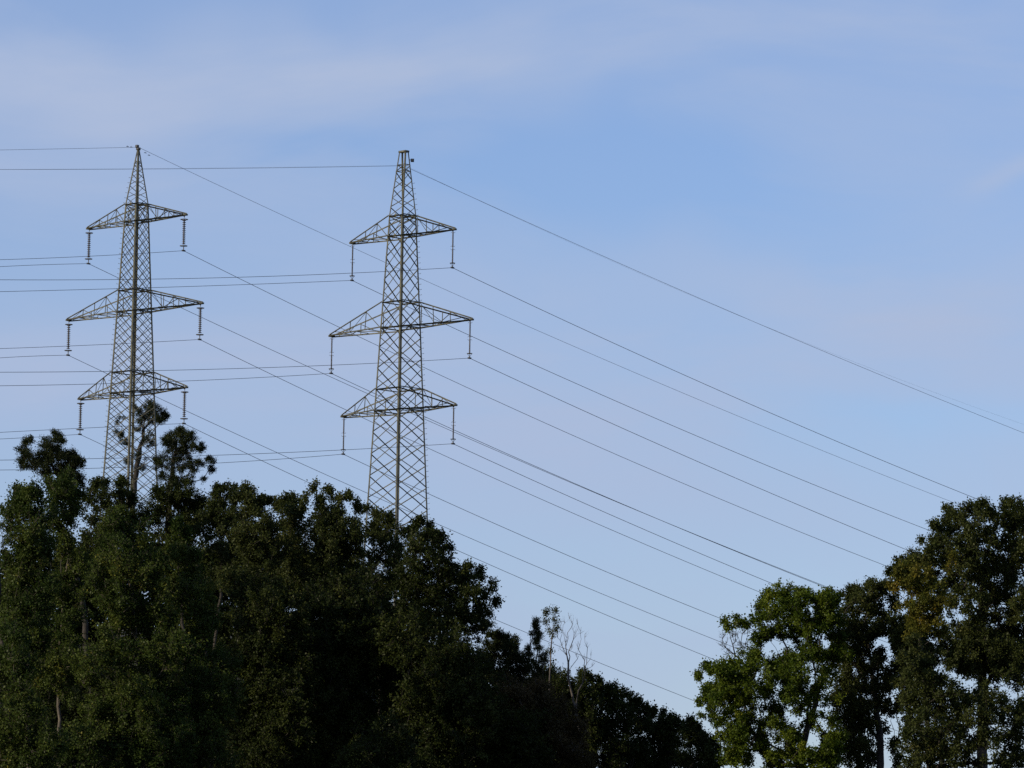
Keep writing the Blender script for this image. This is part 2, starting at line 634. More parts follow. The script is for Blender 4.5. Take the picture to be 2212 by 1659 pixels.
YR, YL = 420.0, 440.0
zsc = 0.2059
nodesR = [467, 489, 533, 580, 630, 680, 729, 774, 818, 864, 910, 958, 1005, 1053, 1101, 1150, 1200, 1252]
RT = Pylon('taller lattice pylon with a flat open top, standing right of the pointed one', YR, (865.2, 708.7),
           [(326.5, 0.35, 0.17), (467, hw(29.9, YR), hw(29.9, YR)), (708.7, hw(44.3, YR), hw(44.3, YR)),
            (1092, hw(65.7, YR), hw(65.7, YR))],
           [(467, 511, 756.5, 984.5), (653.5, 708.7, 711.6, 1021.5), (841, 888, 737.5, 986)],
           nodesR, 1, (467, [357, 371, 390, 409, 428, 448, 467], [357, 371]), 'flat', ((1, 1), 1), 0.135, 0.062, 3)
nodesL = list(np.arange(442, 1000, 21.8)) + list(np.arange(1005, 1260, 25))
LT = Pylon('lattice pylon with a pointed tip, leftmost of the two', YL, (290.0, 676),
           [(322, 0.07, 0.07), (442, hw(25.7, YL), hw(25.7, YL)), (676, hw(39.3, YL), hw(39.3, YL)),
            (929, hw(53.8, YL), hw(53.8, YL))],
           [(442, 479.5, 188.0, 403.5), (628, 674, 144.0, 438.5), (805, 850, 169.5, 404.5)],
           nodesL, 2, (442, [345, 354, 364, 375, 387, 400, 414, 428, 442], [353]), 'point', ((-1, -1), -1), 0.15, 0.045, 4)
# one pointed peak needs its own thicker tip and a peg row along its left leg


# ------------------------------------------------------------------ insulators
def insulator_discs(top, label):
    """cap-and-pin string with a hoop at each end"""
    r = empty('insulator_string', top, label, 'insulator', 'insulators with hoops under the pointed pylon arms')
    return r


LEN_L, LEN_R = 2.80, 2.85
WORDS = [('upper', 'left'), ('upper', 'right'), ('middle', 'left'), ('middle', 'right'), ('lower', 'left'), ('lower', 'right')]


def parts_L(root):
    mb = MB()
    mb.tube([(0, 0, 0.05), (0, 0, -0.2)], 0.03)
    z = -0.38
    for k in range(13):
        mb.lathe((0, 0, z), [(0.03, 0.10), (0.055, 0.09), (0.06, 0.04), (0.15, -0.005), (0.145, -0.025), (0.05, -0.02), (0.03, -0.06)])
        z -= 0.155
    a = mb.build('disc_stack', PORCELAIN, root, smooth=False)
    for zz in (-0.30, -2.42):
        mb = MB()
        mb.torus((0, 0, zz), 0.28, 0.032)
        mb.tube([(-0.28, 0, zz), (0, 0, zz + 0.05), (0.28, 0, zz)], 0.02)
        mb.tube([(0, -0.28, zz), (0, 0, zz + 0.05), (0, 0.28, zz)], 0.02)
        mb.build('arcing_ring', DARKMETAL, root)
    mb = MB()
    mb.tube([(0, 0, -2.36), (0, 0, -LEN_L + 0.05)], 0.04)
    mb.box((0, 0, -LEN_L), (LD, AD, UP), (0.17, 0.045, 0.06))
    mb.build('cable_clamp', DARKMETAL, root)


def parts_R(root):
    mb = MB()
    mb.tube([(0, 0, 0.05), (0, 0, -0.14)], 0.03)
    for z0 in (-0.14, -1.42):
        prof = []
        z = z0
        prof.append((0.05, z))
        for k in range(14):
            prof += [(0.042, z - 0.02), (0.075, z - 0.05), (0.042, z - 0.06)]
            z -= 0.08
        prof.append((0.05, z))
        mb.lathe((0, 0, 0), prof, 10)
    mb.tube([(0, 0, -1.24), (0, 0, -1.44)], 0.045)
    mb.build('insulator_rod', RODS, root)
    for zz, up in ((-0.16, 1), (-1.22, 1), (-1.46, -1)):
        mb = MB()
        v = np.array([1.0, 0, 0])
        mb.tube([v * -0.02 + UP * zz, v * -0.12 + UP * (zz + 0.03 * up), v * -0.16 + UP * (zz - 0.05 * up)], 0.014, 5)
        mb.tube([v * 0.02 + UP * zz, v * 0.13 + UP * (zz - 0.02 * up), v * 0.17 + UP * (zz + 0.05 * up)], 0.014, 5)
        mb.build('arcing_horn', DARKMETAL, root)
    mb = MB()
    mb.torus((0, 0, -2.50), 0.19, 0.024)
    for v in (np.array([1.0, 0, 0]), np.array([0, 1.0, 0])):
        mb.tube([v * -0.19 + UP * -2.50, UP * -2.74, v * 0.19 + UP * -2.50], 0.017, 5)
    mb.build('arcing_ring', DARKMETAL, root)
    mb = MB()
    mb.tube([(0, 0, -2.50), (0, 0, -2.72)], 0.022)
    mb.tube([(0, 0, -2.68), (0, 0, -LEN_R + 0.03)], [0.04, 0.075])
    mb.box((0, 0, -LEN_R), (LD, AD, UP), (0.16, 0.05, 0.055))
    mb.build('cable_clamp', DARKMETAL, root)


def hang(py, maker, name, what, which, group):
    first = None
    for tip, (lev, side) in zip(py.tips, WORDS):
        lab = f'{what} hanging from the {lev} arm of the {which} pylon, {side} end'
        r = empty(name, tip, lab, 'insulator', group)
        if first is None:
            first = r
            maker(r)
        else:
            for ch in first.children:
                c = ch.copy()
                C.objects.link(c)
                c.parent = r


hang(LT, parts_L, 'insulator_string', 'ribbed insulator with two hoops', 'pointed', 'hooped insulators of the pointed pylon')
hang(RT, parts_R, 'insulator_rod_string', 'slim dark insulator rod', 'flat-topped', 'slim insulators of the flat-topped pylon')


# ------------------------------------------------------------------ cables
def on_plane(p0, x, y):
    """where the sight line through (x, y) meets the upright plane through p0 along the line"""
    d = _f + _r * ((x - CXP) / FPX) + _u * ((CYP - y) / FPX)
    k = ((p0 - EYE) @ AD) / (d @ AD)
    return EYE + d * k


def cable(p0, left, right, rad, mat, label, ext=(35, 45)):
    p0 = np.asarray(p0, float)
    pts = []
    for side, obs, ex in ((-1, left, ext[0]), (1, right, ext[1])):
        A, B, smax = [], [], 0
        for x, y in obs:
            q = on_plane(p0, x, y)
            s_ = (q - p0) @ LD
            A.append([s_, s_ * s_])
            B.append(q[2] - p0[2])
            smax = max(smax, abs(s_))
        A, B = np.array(A), np.array(B)
        if len(obs) == 1:                     # a known bow when one sight only
            k2 = 0.0010
            co = [(B[0] - k2 * A[0][1]) / A[0][0], k2]
        else:
            co = np.linalg.lstsq(A, B, rcond=None)[0]
        ss = np.linspace(0, smax + ex, 40)[1:] * side
        seg = [p0 + LD * t + UP * (co[0] * t + co[1] * t * t) for t in ss]
        pts = seg[::-1] + [p0] + pts if side < 0 else pts + seg
    mb = MB()
    mb.tube(pts, rad, 6)
    o = mb.build('power_cable' if mat is WIRE else 'earth_wire', mat, None, loc=p0, smooth=True)
    tag(o, label, 'cable', 'cables of the two lines')


RW = {
    'TL': ([(696, 609), (473, 616), (131.4, 627.7), (0, 629.5)], [(828, 637), (957.7, 701), (1037.8, 735.5), (1510.6, 942.8), (2000.5, 1143.5)]),
    'TR': ([(696, 593), (131.4, 604), (0, 604.8)], [(1037.8, 608.3), (1510.6, 824.9), (1827.7, 961.2), (2119.4, 1081.7)]),
    'ML': ([(473, 820), (131.4, 831), (0, 833.5)], [(1037.8, 952.7), (1477.8, 1146.5), (1811, 1279)]),
    'MR': ([(696, 790), (473, 797), (131.4, 803.2), (0, 804.2)], [(1037.8, 783.9), (1510.6, 998.6), (1945, 1182.2)]),
    'BL': ([(525.5, 997), (0, 1015.3)], [(799, 1010), (1037.8, 1117), (1477.8, 1303.9), (1562, 1338.7)]),
    'BR': ([(525.5, 981.3), (0, 993.9)], [(1037.8, 985.3), (1477.8, 1181), (1697.8, 1272.7)]),
}
LW = {
    'TL': ([(131.4, 570.7), (0, 576)], [(392.9, 663.6), (473, 702.3), (696, 806), (1037.8, 959), (1477.8, 1145), (1811, 1277)]),
    'TR': ([(131.4, 556.3), (0, 561)], [(473, 581.5), (696, 690), (819.7, 749), (1037.8, 849.8), (1510.6, 1058), (1810, 1182.2)]),
    'ML': ([(100, 768.3), (0, 773)], [(525.5, 944.5), (696, 1022), (1001, 1156), (1477.8, 1355), (1554.8, 1386.3)]),
    'MR': ([(131.4, 748.2), (0, 753)], [(473, 754.8), (696, 861), (918.6, 965.7), (1037.8, 1019.3), (1477.8, 1211), (1642.8, 1280)]),
    'BL': ([(90, 943.5), (0, 948.3)], [(280, 986), (1055.3, 1333.2), (1280.3, 1425.3), (1497.6, 1513)]),
    'BR': ([(250, 921.5), (0, 934)], [(525.5, 976), (696, 1055), (1037.8, 1212), (1477.8, 1398), (1560, 1432)]),
}
for py, W, L_, which in ((RT, RW, LEN_R, 'flat-topped'), (LT, LW, LEN_L, 'pointed')):
    for tip, (lev, side), key in zip(py.tips, WORDS, ('TL', 'TR', 'ML', 'MR', 'BL', 'BR')):
        cable(tip - UP * L_, W[key][0], W[key][1], 0.019, WIRE,
              f'dark power cable clamped under the {lev} {side} insulator of the {which} pylon')
cable(np.array([RT.X, YR, RT.zy(358)]), [(696, 359.8), (473, 364.6), (131.4, 366.2), (0, 365.8)],
      [(1036.7, 432.2), (1539, 656.8), (1834, 782), (2212, 935.2)], 0.014, WIRE2,
      'thin earth wire crossing the top of the flat-topped pylon')
cable(np.array([RT.X + 0.1, YR, RT.zy(357)]), [(696, 359.5), (131.4, 365.9), (0, 365.5)],
      [(1036.7, 431.6), (1539, 656.0), (1834, 780.6), (2212, 916)], 0.004, WIRE2,
      'faintest hair-thin wire, just above the earth wire at the right edge')
cable(np.array([LT.X, YL, LT.zy(318)]), [(131.4, 321.5), (0, 324)],
      [(473, 402), (757, 526), (1037.8, 662.4), (1510.6, 866), (1827.7, 993), (2087.7, 1096)], 0.014, WIRE2,
      'thin earth wire from the tip of the pointed pylon')
for py, yy, sx in ((LT, 318, 'pointed'),):
    c = np.array([py.X, YL, py.zy(yy)])
    for sg in (-1, 1):
        mb = MB()
        for t in (0.75, 1.15):
            q = c + LD * sg * t + UP * (-0.36 * t if sg > 0 else 0.0) - UP * 0.09
            mb.tube([q - LD * 0.22 * 0.5, q + LD * 0.22 * 0.5], 0.028, 6)
            mb.tube([q, q + UP * 0.09], 0.012, 5)
        mb.build('vibration_damper', DARKMETAL, py.root, loc=py.o0)

# ------------------------------------------------------------------ trees
rng = np.random.default_rng(11)
DENS = 3.4


def unit(a):
    return a / np.maximum(np.linalg.norm(a, axis=-1, keepdims=True), 1e-9)


def tubes(p, q, rp, rq, tp, tq, n):
    """open frustums; rings at p and q stand square to tp and tq"""
    ref = np.array([0.31, 0.83, 0.12])
    V = []
    for c, r_, t in ((p, rp, tp), (q, rq, tq)):
        a = unit(np.cross(t, ref))
        b = np.cross(t, a)
        ang = np.arange(n) * 2 * np.pi / n
        ring = c[:, None] + r_[:, None, None] * (a[:, None] * np.cos(ang)[None, :, None] + b[:, None] * np.sin(ang)[None, :, None])
        V.append(ring)
    V = np.stack(V, 1).reshape(-1, 3)            # edge, end, ring
    E = len(p)
    k = np.arange(n)
    k2 = (k + 1) % n
    base = (np.arange(E) * 2 * n)[:, None]
    Q = np.stack([base + k, base + k2, base + n + k2, base + n + k], -1).reshape(-1, 4)
    return V, Q


def leaves(pos, d, nrm, L, W):
    s_ = unit(np.cross(d, nrm))
    nn = np.cross(s_, d)
    L, W = L[:, None], W[:, None]
    v0 = pos
    v1 = pos + d * L * 0.45 + s_ * W * 0.5 + nn * W * 0.16
    v2 = pos + d * L
    v3 = pos + d * L * 0.45 - s_ * W * 0.5 + nn * W * 0.16
    V = np.stack([v0, v1, v2, v3], 1).reshape(-1, 3)
    Q = np.arange(len(V)).reshape(-1, 4)
    return V, Q


def skeleton(base, top, targets, bf, step, wob, trunk_r, twig_r, expo=2.35, lean=None):
    """trunk from base to top, then every target joined by the cheapest path (length against path to the root)"""
    pos, par, path = [], [], []
    nt_ = max(6, int(np.linalg.norm(top - base) / step))
    bend = rng.normal(0, 1, 3) * [wob, wob, 0] * 4
    for i in range(nt_ + 1):
        f = i / nt_
        p = base + (top - base) * f + bend * math.sin(f * math.pi) + rng.normal(0, wob * 0.25, 3) * (f > 0) * [1, 1, 0.3]
        pos.append(p)
        par.append(i - 1)
        path.append(0 if i == 0 else path[-1] + np.linalg.norm(p - pos[-2]))
    n = len(targets)
    best = np.full(n, 1e9)
    bj = np.zeros(n, int)

    def relax(j):
        d = targets - pos[j]
        dz = -d[:, 2]
        c = np.linalg.norm(d, axis=1) + bf * path[j] + 0.7 * np.maximum(dz, 0)
        m = c < best
        best[m] = c[m]
        bj[m] = j
    for j in range(nt_ // 4, nt_ + 1):
        relax(j)
    tgt_node = np.zeros(n, int)
    todo = np.ones(n, bool)
    for _ in range(n):
        i = int(np.argmin(np.where(todo, best, 1e12)))
        todo[i] = False
        j = bj[i]
        a, b = pos[j], targets[i]
        L = np.linalg.norm(b - a)
        k = max(1, int(round(L / step)))
        pd = unit(pos[j] - pos[par[j]]) if par[j] >= 0 else np.array([0, 0, 1.0])
        prev = j
        for q in range(1, k + 1):
            f = q / k
            p = a + (b - a) * f + (pd * 0.35 + np.array([0, 0, 0.10])) * L * f * (1 - f)
            if q < k:
                p = p + rng.normal(0, wob * 0.35, 3)
            pos.append(p)
            par.append(prev)
            path.append(path[prev] + np.linalg.norm(p - pos[prev]))
            prev = len(pos) - 1
            best_before = best
            relax(prev)
        tgt_node[i] = prev
    pos = np.array(pos)
    par = np.array(par)
    r = np.zeros(len(pos))
    acc = np.zeros(len(pos))
    for i in range(len(pos) - 1, -1, -1):
        r[i] = max(twig_r, acc[i]) ** (1.0) if acc[i] == 0 else acc[i] ** (1 / expo)
        if acc[i] == 0:
            r[i] = twig_r
        if par[i] >= 0:
            acc[par[i]] += r[i] ** expo
    # fit the trunk foot to the wanted girth
    k = math.log(max(trunk_r, twig_r * 1.1) / twig_r) / math.log(max(r[0], twig_r * 1.2) / twig_r)
    r = twig_r * (r / twig_r) ** k
    return pos, par, r, tgt_node


def tree(name, label, cat, Y, bx, lobes, leafm, barkm=None, rc=0.5, L=0.145, W=0.095, nl=13, ntw=8, dens=1.0,
         thick=1.6, bf=0.32, step=0.7, wob=0.2, trunk_r=0.10, twig_r=0.011, top=None, group=None, zf=None, flat=1.0,
         upw=0.5, droop=0.25, needle=False, kz=1.0, autodepth=True, twr=0.008, fill=1.12, yellow=0.0):
    """lobes: (x, y, r[, density]) on the picture grid; each becomes a round mass of foliage at its own depth"""
    m_px = Y / FPX
    T, TD = [], []
    lob = [(l[0], l[1], l[2], l[3] if len(l) > 3 else 1.0) for l in lobes]
    mids = []
    for i in range(len(lob)):
        for j in range(i):
            (x1, y1, r1, d1), (x2, y2, r2, d2) = lob[i], lob[j]
            g = math.hypot(x1 - x2, y1 - y2)
            if fill and 0.55 * (r1 + r2) < g < fill * (r1 + r2):
                mids.append(((x1 + x2) / 2 + rng.normal(0, 2), (y1 + y2) / 2 + rng.normal(0, 2), 0.45 * (r1 + r2), 0.55 * min(d1, d2)))
    lob = lob + mids
    RCS = []
    for (x, y, r_, dn) in lob:
        R_ = r_ * m_px
        dY = rng.uniform(-1, 1) * thick if autodepth else 0.0
        c = P(x, y, Y + dY)
        rl = rc * min(1.0, max(0.5, R_ / (rc * 1.25)))
        if r_ < 17 and leafm is not None:
            dn = dn * 0.8
        n = max(2, int(round(dn * dens * DENS * (R_ / rl) ** 2 * (1 + 0.35 * R_ / rl))))
        v = unit(rng.normal(0, 1, (n, 3)))
        rad = R_ * (0.2 + 1.1 * rng.random(n) ** 0.7)
        sq = rng.uniform(0.75, 1.3, 3) * [1, 1.1, flat]
        if upw >= 0.8 and r_ < 17:
            sq = sq * [0.55, 0.55, 1.5]
        tilt = rng.normal(0, 0.35, 2)
        off = v * rad[:, None] * sq
        off[:, 2] += off[:, 0] * tilt[0] + off[:, 1] * tilt[1]
        q = c + off * max(0.45, 1 - 0.25 * rl / R_)
        RCS.append(np.full(n, rl))
        T.append(q)
        TD.append(np.full(n, rng.uniform(-0.28, 0.28)))
    T = np.concatenate(T)
    TD = np.concatenate(TD)
    RCS = np.concatenate(RCS)
    bxp = P(bx, 1700, Y)[0]
    bz = float(ground_z(bxp, Y)) - 0.2
    back = 1.3 if leafm is not None and thick >= 1.5 else 0.0      # the stem stands behind the front boughs
    base = np.array([bxp, Y + back, bz])
    ztop = T[:, 2].max()
    if top is None:
        up = T[T[:, 2] > ztop - 0.25 * (ztop - T[:, 2].min())]
        tp = np.array([up[:, 0].mean() * 0.6 + bxp * 0.4, Y + back, bz + 0.80 * (ztop - bz)])
    else:
        tp = P(top[0], top[1], Y + back)
    pos, par, r, tn = skeleton(base, tp, T, bf, step, wob, trunk_r, twig_r)
    tan = np.zeros_like(pos)
    hp = par >= 0
    tan[hp] = unit(pos[hp] - pos[par[hp]])
    tan[0] = [0, 0, 1]
    e = np.where(hp)[0]
    rp = np.minimum(r[par[e]], r[e] * 1.35)
    big = r[e] > 0.05
    root = empty(name, base, label, cat, group)
    V1, Q1 = tubes(pos[par[e]][big], pos[e][big], rp[big], r[e][big], tan[par[e]][big], tan[e][big], 8)
    V2, Q2 = tubes(pos[par[e]][~big], pos[e][~big], rp[~big], r[e][~big], tan[par[e]][~big], tan[e][~big], 4)
    # twigs
    nT = len(T)
    cen = np.array([tp[0], tp[1], T[:, 2].min() * 0.6 + ztop * 0.4])
    outw = unit((T - cen) * [1, 1, 0.6])
    d0 = unit(T - pos[par[tn]])
    k = ntw
    own = unit(outw * 0.5 + d0 * 0.4 + np.array([0, 0, upw]) + rng.normal(0, 0.55, (nT, 3)) * [1, 1, flat])
    dirs = unit(own[:, None] + rng.normal(0, 0.42, (nT, k, 3)))
    ln = RCS[:, None] * rng.uniform(0.7, 1.5, (nT, 1)) * rng.uniform(0.35, 1.35, (nT, k))
    tb = np.repeat(T, k, 0) + rng.normal(0, rc * 0.12, (nT * k, 3))
    tb = np.repeat(T, k, 0) * 0.9 + 0.1 * tb
    dirs = dirs.reshape(-1, 3)
    ln = ln.ravel()
    te = tb + dirs * ln[:, None]
    one = np.ones(len(tb))
    V3, Q3 = tubes(tb, te, one * twr, one * twr * 0.5, dirs, dirs, 3)
    V = np.concatenate([V1, V2, V3])
    Q = np.concatenate([Q1, Q2 + len(V1), Q3 + len(V1) + len(V2)])
    mesh_np('trunk', V, Q, mat=barkm or BARK, parent=root, loc=base, smooth=True)
    if leafm is None:
        return root
    # leaves along the twigs
    nt2 = len(tb)
    f = rng.uniform(0.1, 1.05, (nt2, nl))
    spread = 0.085 if needle else 0.11
    lp = tb[:, None] + dirs[:, None] * (ln[:, None] * f)[..., None] + rng.normal(0, spread, (nt2, nl, 3))
    if needle:
        ld = unit(dirs[:, None] * 0.7 + rng.normal(0, 0.6, (nt2, nl, 3)) + [0, 0, 0.25])
        lnorm = unit(rng.normal(0, 1, (nt2, nl, 3)))
    else:
        ld = unit(dirs[:, None] * 0.5 + rng.normal(0, 0.75, (nt2, nl, 3)) - [0, 0, droop])
        lnorm = unit(rng.normal(0, 0.75, (nt2, nl, 3)) + [0, 0, 0.65] + outw.repeat(k, 0)[:, None] * 0.35)
    sz = rng.uniform(0.7, 1.25, (nt2, nl))
    ct = np.repeat(np.clip(0.42 + TD + rng.normal(0, 0.10, nT), 0, 1), k)
    tint = np.clip(ct[:, None] + rng.normal(0, 0.08, (nt2, nl)) + (rng.random((nt2, nl)) < 0.010 + yellow) * 0.35, 0, 1)
    LV, LQ = leaves(lp.reshape(-1, 3), ld.reshape(-1, 3), lnorm.reshape(-1, 3), (sz * L).ravel(), (sz * W).ravel())
    mesh_np('crown', LV, LQ, mat=leafm, parent=root, tint=tint.ravel(), loc=base)
    global NLEAF
    NLEAF += len(LQ)
    return root


NLEAF = 0
WOOD = 'trees of the dark wood on the hillside'
A = dict(group=WOOD)

# --- front row of the left wood, in the low sun
tree('poplar_tree', 'olive poplar under the dark pine at the left edge', 'tree', 312, 66,
     [(45, 1068, 16), (75, 1060, 14), (60, 1090, 30), (25, 1110, 22), (90, 1120, 26), (50, 1170, 40), (95, 1190, 30),
      (40, 1250, 42), (80, 1300, 40), (30, 1340, 35), (60, 1400, 40)], LEAF_LIT, PALEBARK, dens=1.2, fill=1.3, group=WOOD)
tree('birch_tree', 'olive birch with a domed lit top between the left pine and the pointed pylon', 'tree', 318, 142,
     [(115, 1054, 14), (140, 1042, 16), (163, 1068, 14), (130, 1080, 28), (158, 1110, 20), (120, 1140, 30), (150, 1190, 32),
      (165, 1240, 30), (130, 1290, 36), (165, 1330, 30), (140, 1390, 40), (120, 1460, 46)], LEAF_LIT, PALEBARK, dens=1.2, fill=1.3, group=WOOD)
tree('poplar_tree', 'sunlit low poplar in the bottom left corner', 'tree', 296, 25,
     [(15, 1368, 22), (45, 1395, 20), (10, 1430, 34), (50, 1450, 28), (25, 1510, 40), (60, 1540, 26), (15, 1600, 45),
      (60, 1640, 40), (100, 1620, 40)], LEAF_LIT, PALEBARK, dens=1.2, fill=1.3, group=WOOD)
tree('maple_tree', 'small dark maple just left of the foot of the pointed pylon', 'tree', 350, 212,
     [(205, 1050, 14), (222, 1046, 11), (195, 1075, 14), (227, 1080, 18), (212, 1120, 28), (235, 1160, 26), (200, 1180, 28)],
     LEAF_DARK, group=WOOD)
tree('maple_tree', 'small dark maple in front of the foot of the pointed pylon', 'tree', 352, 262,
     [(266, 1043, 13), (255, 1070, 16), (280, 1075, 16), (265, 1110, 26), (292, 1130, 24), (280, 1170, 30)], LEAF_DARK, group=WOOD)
tree('birch_tree', 'broad lit birch with pale limbs in front of the pointed pylon', 'tree', 304, 290,
     [(262, 1112, 16), (240, 1130, 20), (290, 1160, 26), (230, 1190, 34), (320, 1195, 22), (270, 1240, 40), (340, 1250, 28),
      (220, 1270, 34), (255, 1330, 40), (345, 1330, 30), (370, 1400, 36), (240, 1420, 36), (320, 1430, 38), (180, 1450, 34),
      (280, 1520, 46), (350, 1520, 44), (210, 1560, 40), (170, 1620, 46), (290, 1620, 50), (380, 1610, 44)], LEAF_LIT, PALEBARK, dens=1.2, fill=1.3,
     trunk_r=0.15, group=WOOD)
tree('poplar_tree', 'slender lit poplar with upright tips right of the pointed pylon', 'tree', 307, 402,
     [(385, 1136, 11), (404, 1160, 12), (375, 1180, 12), (395, 1210, 22), (425, 1200, 14), (410, 1260, 30), (440, 1280, 24),
      (390, 1310, 30), (450, 1350, 34), (420, 1410, 38), (470, 1440, 34), (430, 1500, 40), (480, 1530, 38), (450, 1600, 46)],
     LEAF_LIT, PALEBARK, dens=1.2, fill=1.3, upw=0.9, group=WOOD)
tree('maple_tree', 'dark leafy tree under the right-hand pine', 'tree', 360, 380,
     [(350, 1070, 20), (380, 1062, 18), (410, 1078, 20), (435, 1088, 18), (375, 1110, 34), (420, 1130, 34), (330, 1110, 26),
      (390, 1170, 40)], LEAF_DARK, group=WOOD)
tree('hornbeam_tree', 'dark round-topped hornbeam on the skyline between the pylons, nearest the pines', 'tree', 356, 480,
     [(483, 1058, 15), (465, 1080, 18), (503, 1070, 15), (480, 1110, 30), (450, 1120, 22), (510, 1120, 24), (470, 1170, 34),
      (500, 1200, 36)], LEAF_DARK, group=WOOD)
tree('ash_tree', 'yellowish green ash on the skyline, left of centre between the pylons', 'tree', 336, 545,
     [(528, 1060, 11), (545, 1082, 16), (515, 1090, 20), (562, 1082, 11), (580, 1085, 12), (545, 1120, 30), (580, 1130, 26),
      (520, 1160, 32), (560, 1190, 36), (600, 1200, 30), (540, 1250, 40), (500, 1260, 34)], LEAF_GREYGREEN, upw=1.2, group=WOOD)
tree('ash_tree', 'low ragged ash on the skyline, midway between the pylons', 'tree', 341, 625,
     [(600, 1090, 11), (616, 1085, 11), (635, 1092, 13), (655, 1100, 12), (625, 1125, 26), (650, 1150, 28), (610, 1170, 30),
      (640, 1210, 36), (600, 1260, 38), (650, 1280, 40)], LEAF_GREYGREEN, upw=1.2, group=WOOD)
tree('ash_tree', 'tall loose ash with upright shoots beside the flat-topped pylon', 'tree', 337, 712,
     [(662, 1074, 7), (680, 1060, 9), (692, 1085, 13), (713, 1064, 12), (730, 1095, 15), (754, 1076, 10), (772, 1093, 11),
      (700, 1120, 26), (740, 1130, 26), (680, 1150, 26), (770, 1150, 26), (720, 1180, 36), (760, 1210, 36), (690, 1220, 36),
      (730, 1270, 42)], LEAF_GREYGREEN, upw=1.3, group=WOOD)
tree('ash_tree', 'thin airy ash touching the left leg of the flat-topped pylon', 'tree', 343, 815,
     [(790, 1100, 9), (812, 1106, 11), (828, 1124, 10), (845, 1132, 11), (800, 1140, 20), (835, 1160, 22), (810, 1190, 30),
      (860, 1200, 30), (790, 1250, 34), (840, 1260, 36)], LEAF_GREYGREEN, upw=1.2, dens=0.85, group=WOOD)
tree('oak_tree', 'big dark oak in front of the flat-topped pylon, its boughs jutting right over the sky', 'tree', 328, 925,
     [(900, 1131, 12), (928, 1145, 12), (880, 1150, 18), (950, 1162, 12), (915, 1175, 26), (960, 1195, 16), (935, 1220, 34),
      (975, 1235, 14), (890, 1225, 36), (1012, 1222, 9), (1000, 1245, 18), (1035, 1238, 13), (960, 1280, 40), (1020, 1280, 26),
      (1055, 1278, 12), (1071, 1302, 9), (1045, 1318, 17), (900, 1300, 44), (1000, 1340, 36), (940, 1360, 46), (1032, 1360, 16)],
     LEAF_DARK, trunk_r=0.24, thick=2.4, group=WOOD)
# --- the deep shade lower down
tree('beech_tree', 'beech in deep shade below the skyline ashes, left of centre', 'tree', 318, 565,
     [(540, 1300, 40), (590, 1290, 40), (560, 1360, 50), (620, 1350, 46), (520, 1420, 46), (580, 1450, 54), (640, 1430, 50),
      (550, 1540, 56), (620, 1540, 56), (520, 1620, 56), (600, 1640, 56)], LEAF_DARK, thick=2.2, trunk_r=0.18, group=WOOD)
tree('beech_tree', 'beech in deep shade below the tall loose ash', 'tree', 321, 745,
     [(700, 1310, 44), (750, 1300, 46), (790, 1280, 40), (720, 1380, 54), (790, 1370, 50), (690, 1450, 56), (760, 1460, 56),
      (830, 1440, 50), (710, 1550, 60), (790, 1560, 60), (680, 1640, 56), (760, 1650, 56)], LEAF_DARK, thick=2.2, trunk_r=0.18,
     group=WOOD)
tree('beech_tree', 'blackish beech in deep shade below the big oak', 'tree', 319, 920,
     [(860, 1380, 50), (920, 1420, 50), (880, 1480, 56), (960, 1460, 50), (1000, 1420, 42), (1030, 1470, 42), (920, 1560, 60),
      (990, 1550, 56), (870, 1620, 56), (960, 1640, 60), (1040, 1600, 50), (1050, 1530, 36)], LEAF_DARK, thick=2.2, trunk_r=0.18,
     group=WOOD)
# --- lower right flank of the wood
tree('yew_tree', 'dense dark yew where the wood drops behind the oak boughs', 'tree', 333, 1085,
     [(1048, 1358, 11), (1066, 1378, 12), (1086, 1378, 11), (1070, 1410, 28), (1100, 1402, 14), (1112, 1402, 10), (1060, 1450, 34),
      (1110, 1450, 30), (1090, 1500, 36), (1130, 1440, 24), (1070, 1570, 44)], NEEDLE, needle=True, L=0.16, W=0.05, nl=22,
     group=WOOD)
tree('larch_tree', 'brownish thin-leaved tree with pale dead limbs at the foot of the slope', 'tree', 326, 1140,
     [(1090, 1505, 24, 1.1), (1130, 1510, 30, 1.1), (1170, 1500, 30, 1.1), (1110, 1560, 34, 1.1), (1160, 1570, 36, 1.1),
      (1210, 1540, 34, 1.1), (1230, 1600, 34, 1.1), (1180, 1630, 40, 1.1), (1250, 1640, 36, 1.1)], LEAF_BROWN, GREYBARK, fill=1.5,
     twig_r=0.012, group=WOOD)
tree('hazel_tree', 'dark bushy hazel right below the bare tree', 'tree', 342, 1270,
     [(1256, 1462, 10), (1274, 1466, 9), (1262, 1490, 22), (1292, 1490, 15), (1240, 1500, 24), (1275, 1530, 32), (1250, 1570, 34),
      (1290, 1590, 34), (1210, 1490, 24), (1230, 1540, 30)], LEAF_DARK, upw=1.5, group=WOOD)
tree('hazel_tree', 'dark hazel with two peaks, second below the bare tree', 'tree', 344, 1325,
     [(1299, 1478, 9), (1312, 1500, 11), (1331, 1495, 8), (1318, 1520, 20), (1345, 1515, 14), (1320, 1560, 32), (1350, 1560, 26),
      (1330, 1620, 36)], LEAF_DARK, upw=1.5, group=WOOD)
tree('hazel_tree', 'dark spiky hazel halfway down the falling treeline', 'tree', 346, 1385,
     [(1360, 1505, 7), (1378, 1520, 9), (1365, 1530, 16), (1395, 1535, 11), (1410, 1545, 10), (1380, 1570, 26), (1405, 1590, 28),
      (1375, 1630, 34)], LEAF_DARK, upw=1.5, group=WOOD)
tree('hazel_tree', 'low dark hazel near the end of the falling treeline', 'tree', 348, 1450,
     [(1431, 1555, 10), (1459, 1563, 10), (1445, 1575, 16), (1425, 1585, 18), (1472, 1575, 10), (1455, 1610, 28), (1430, 1630, 28)],
     LEAF_DARK, upw=1.5, group=WOOD)
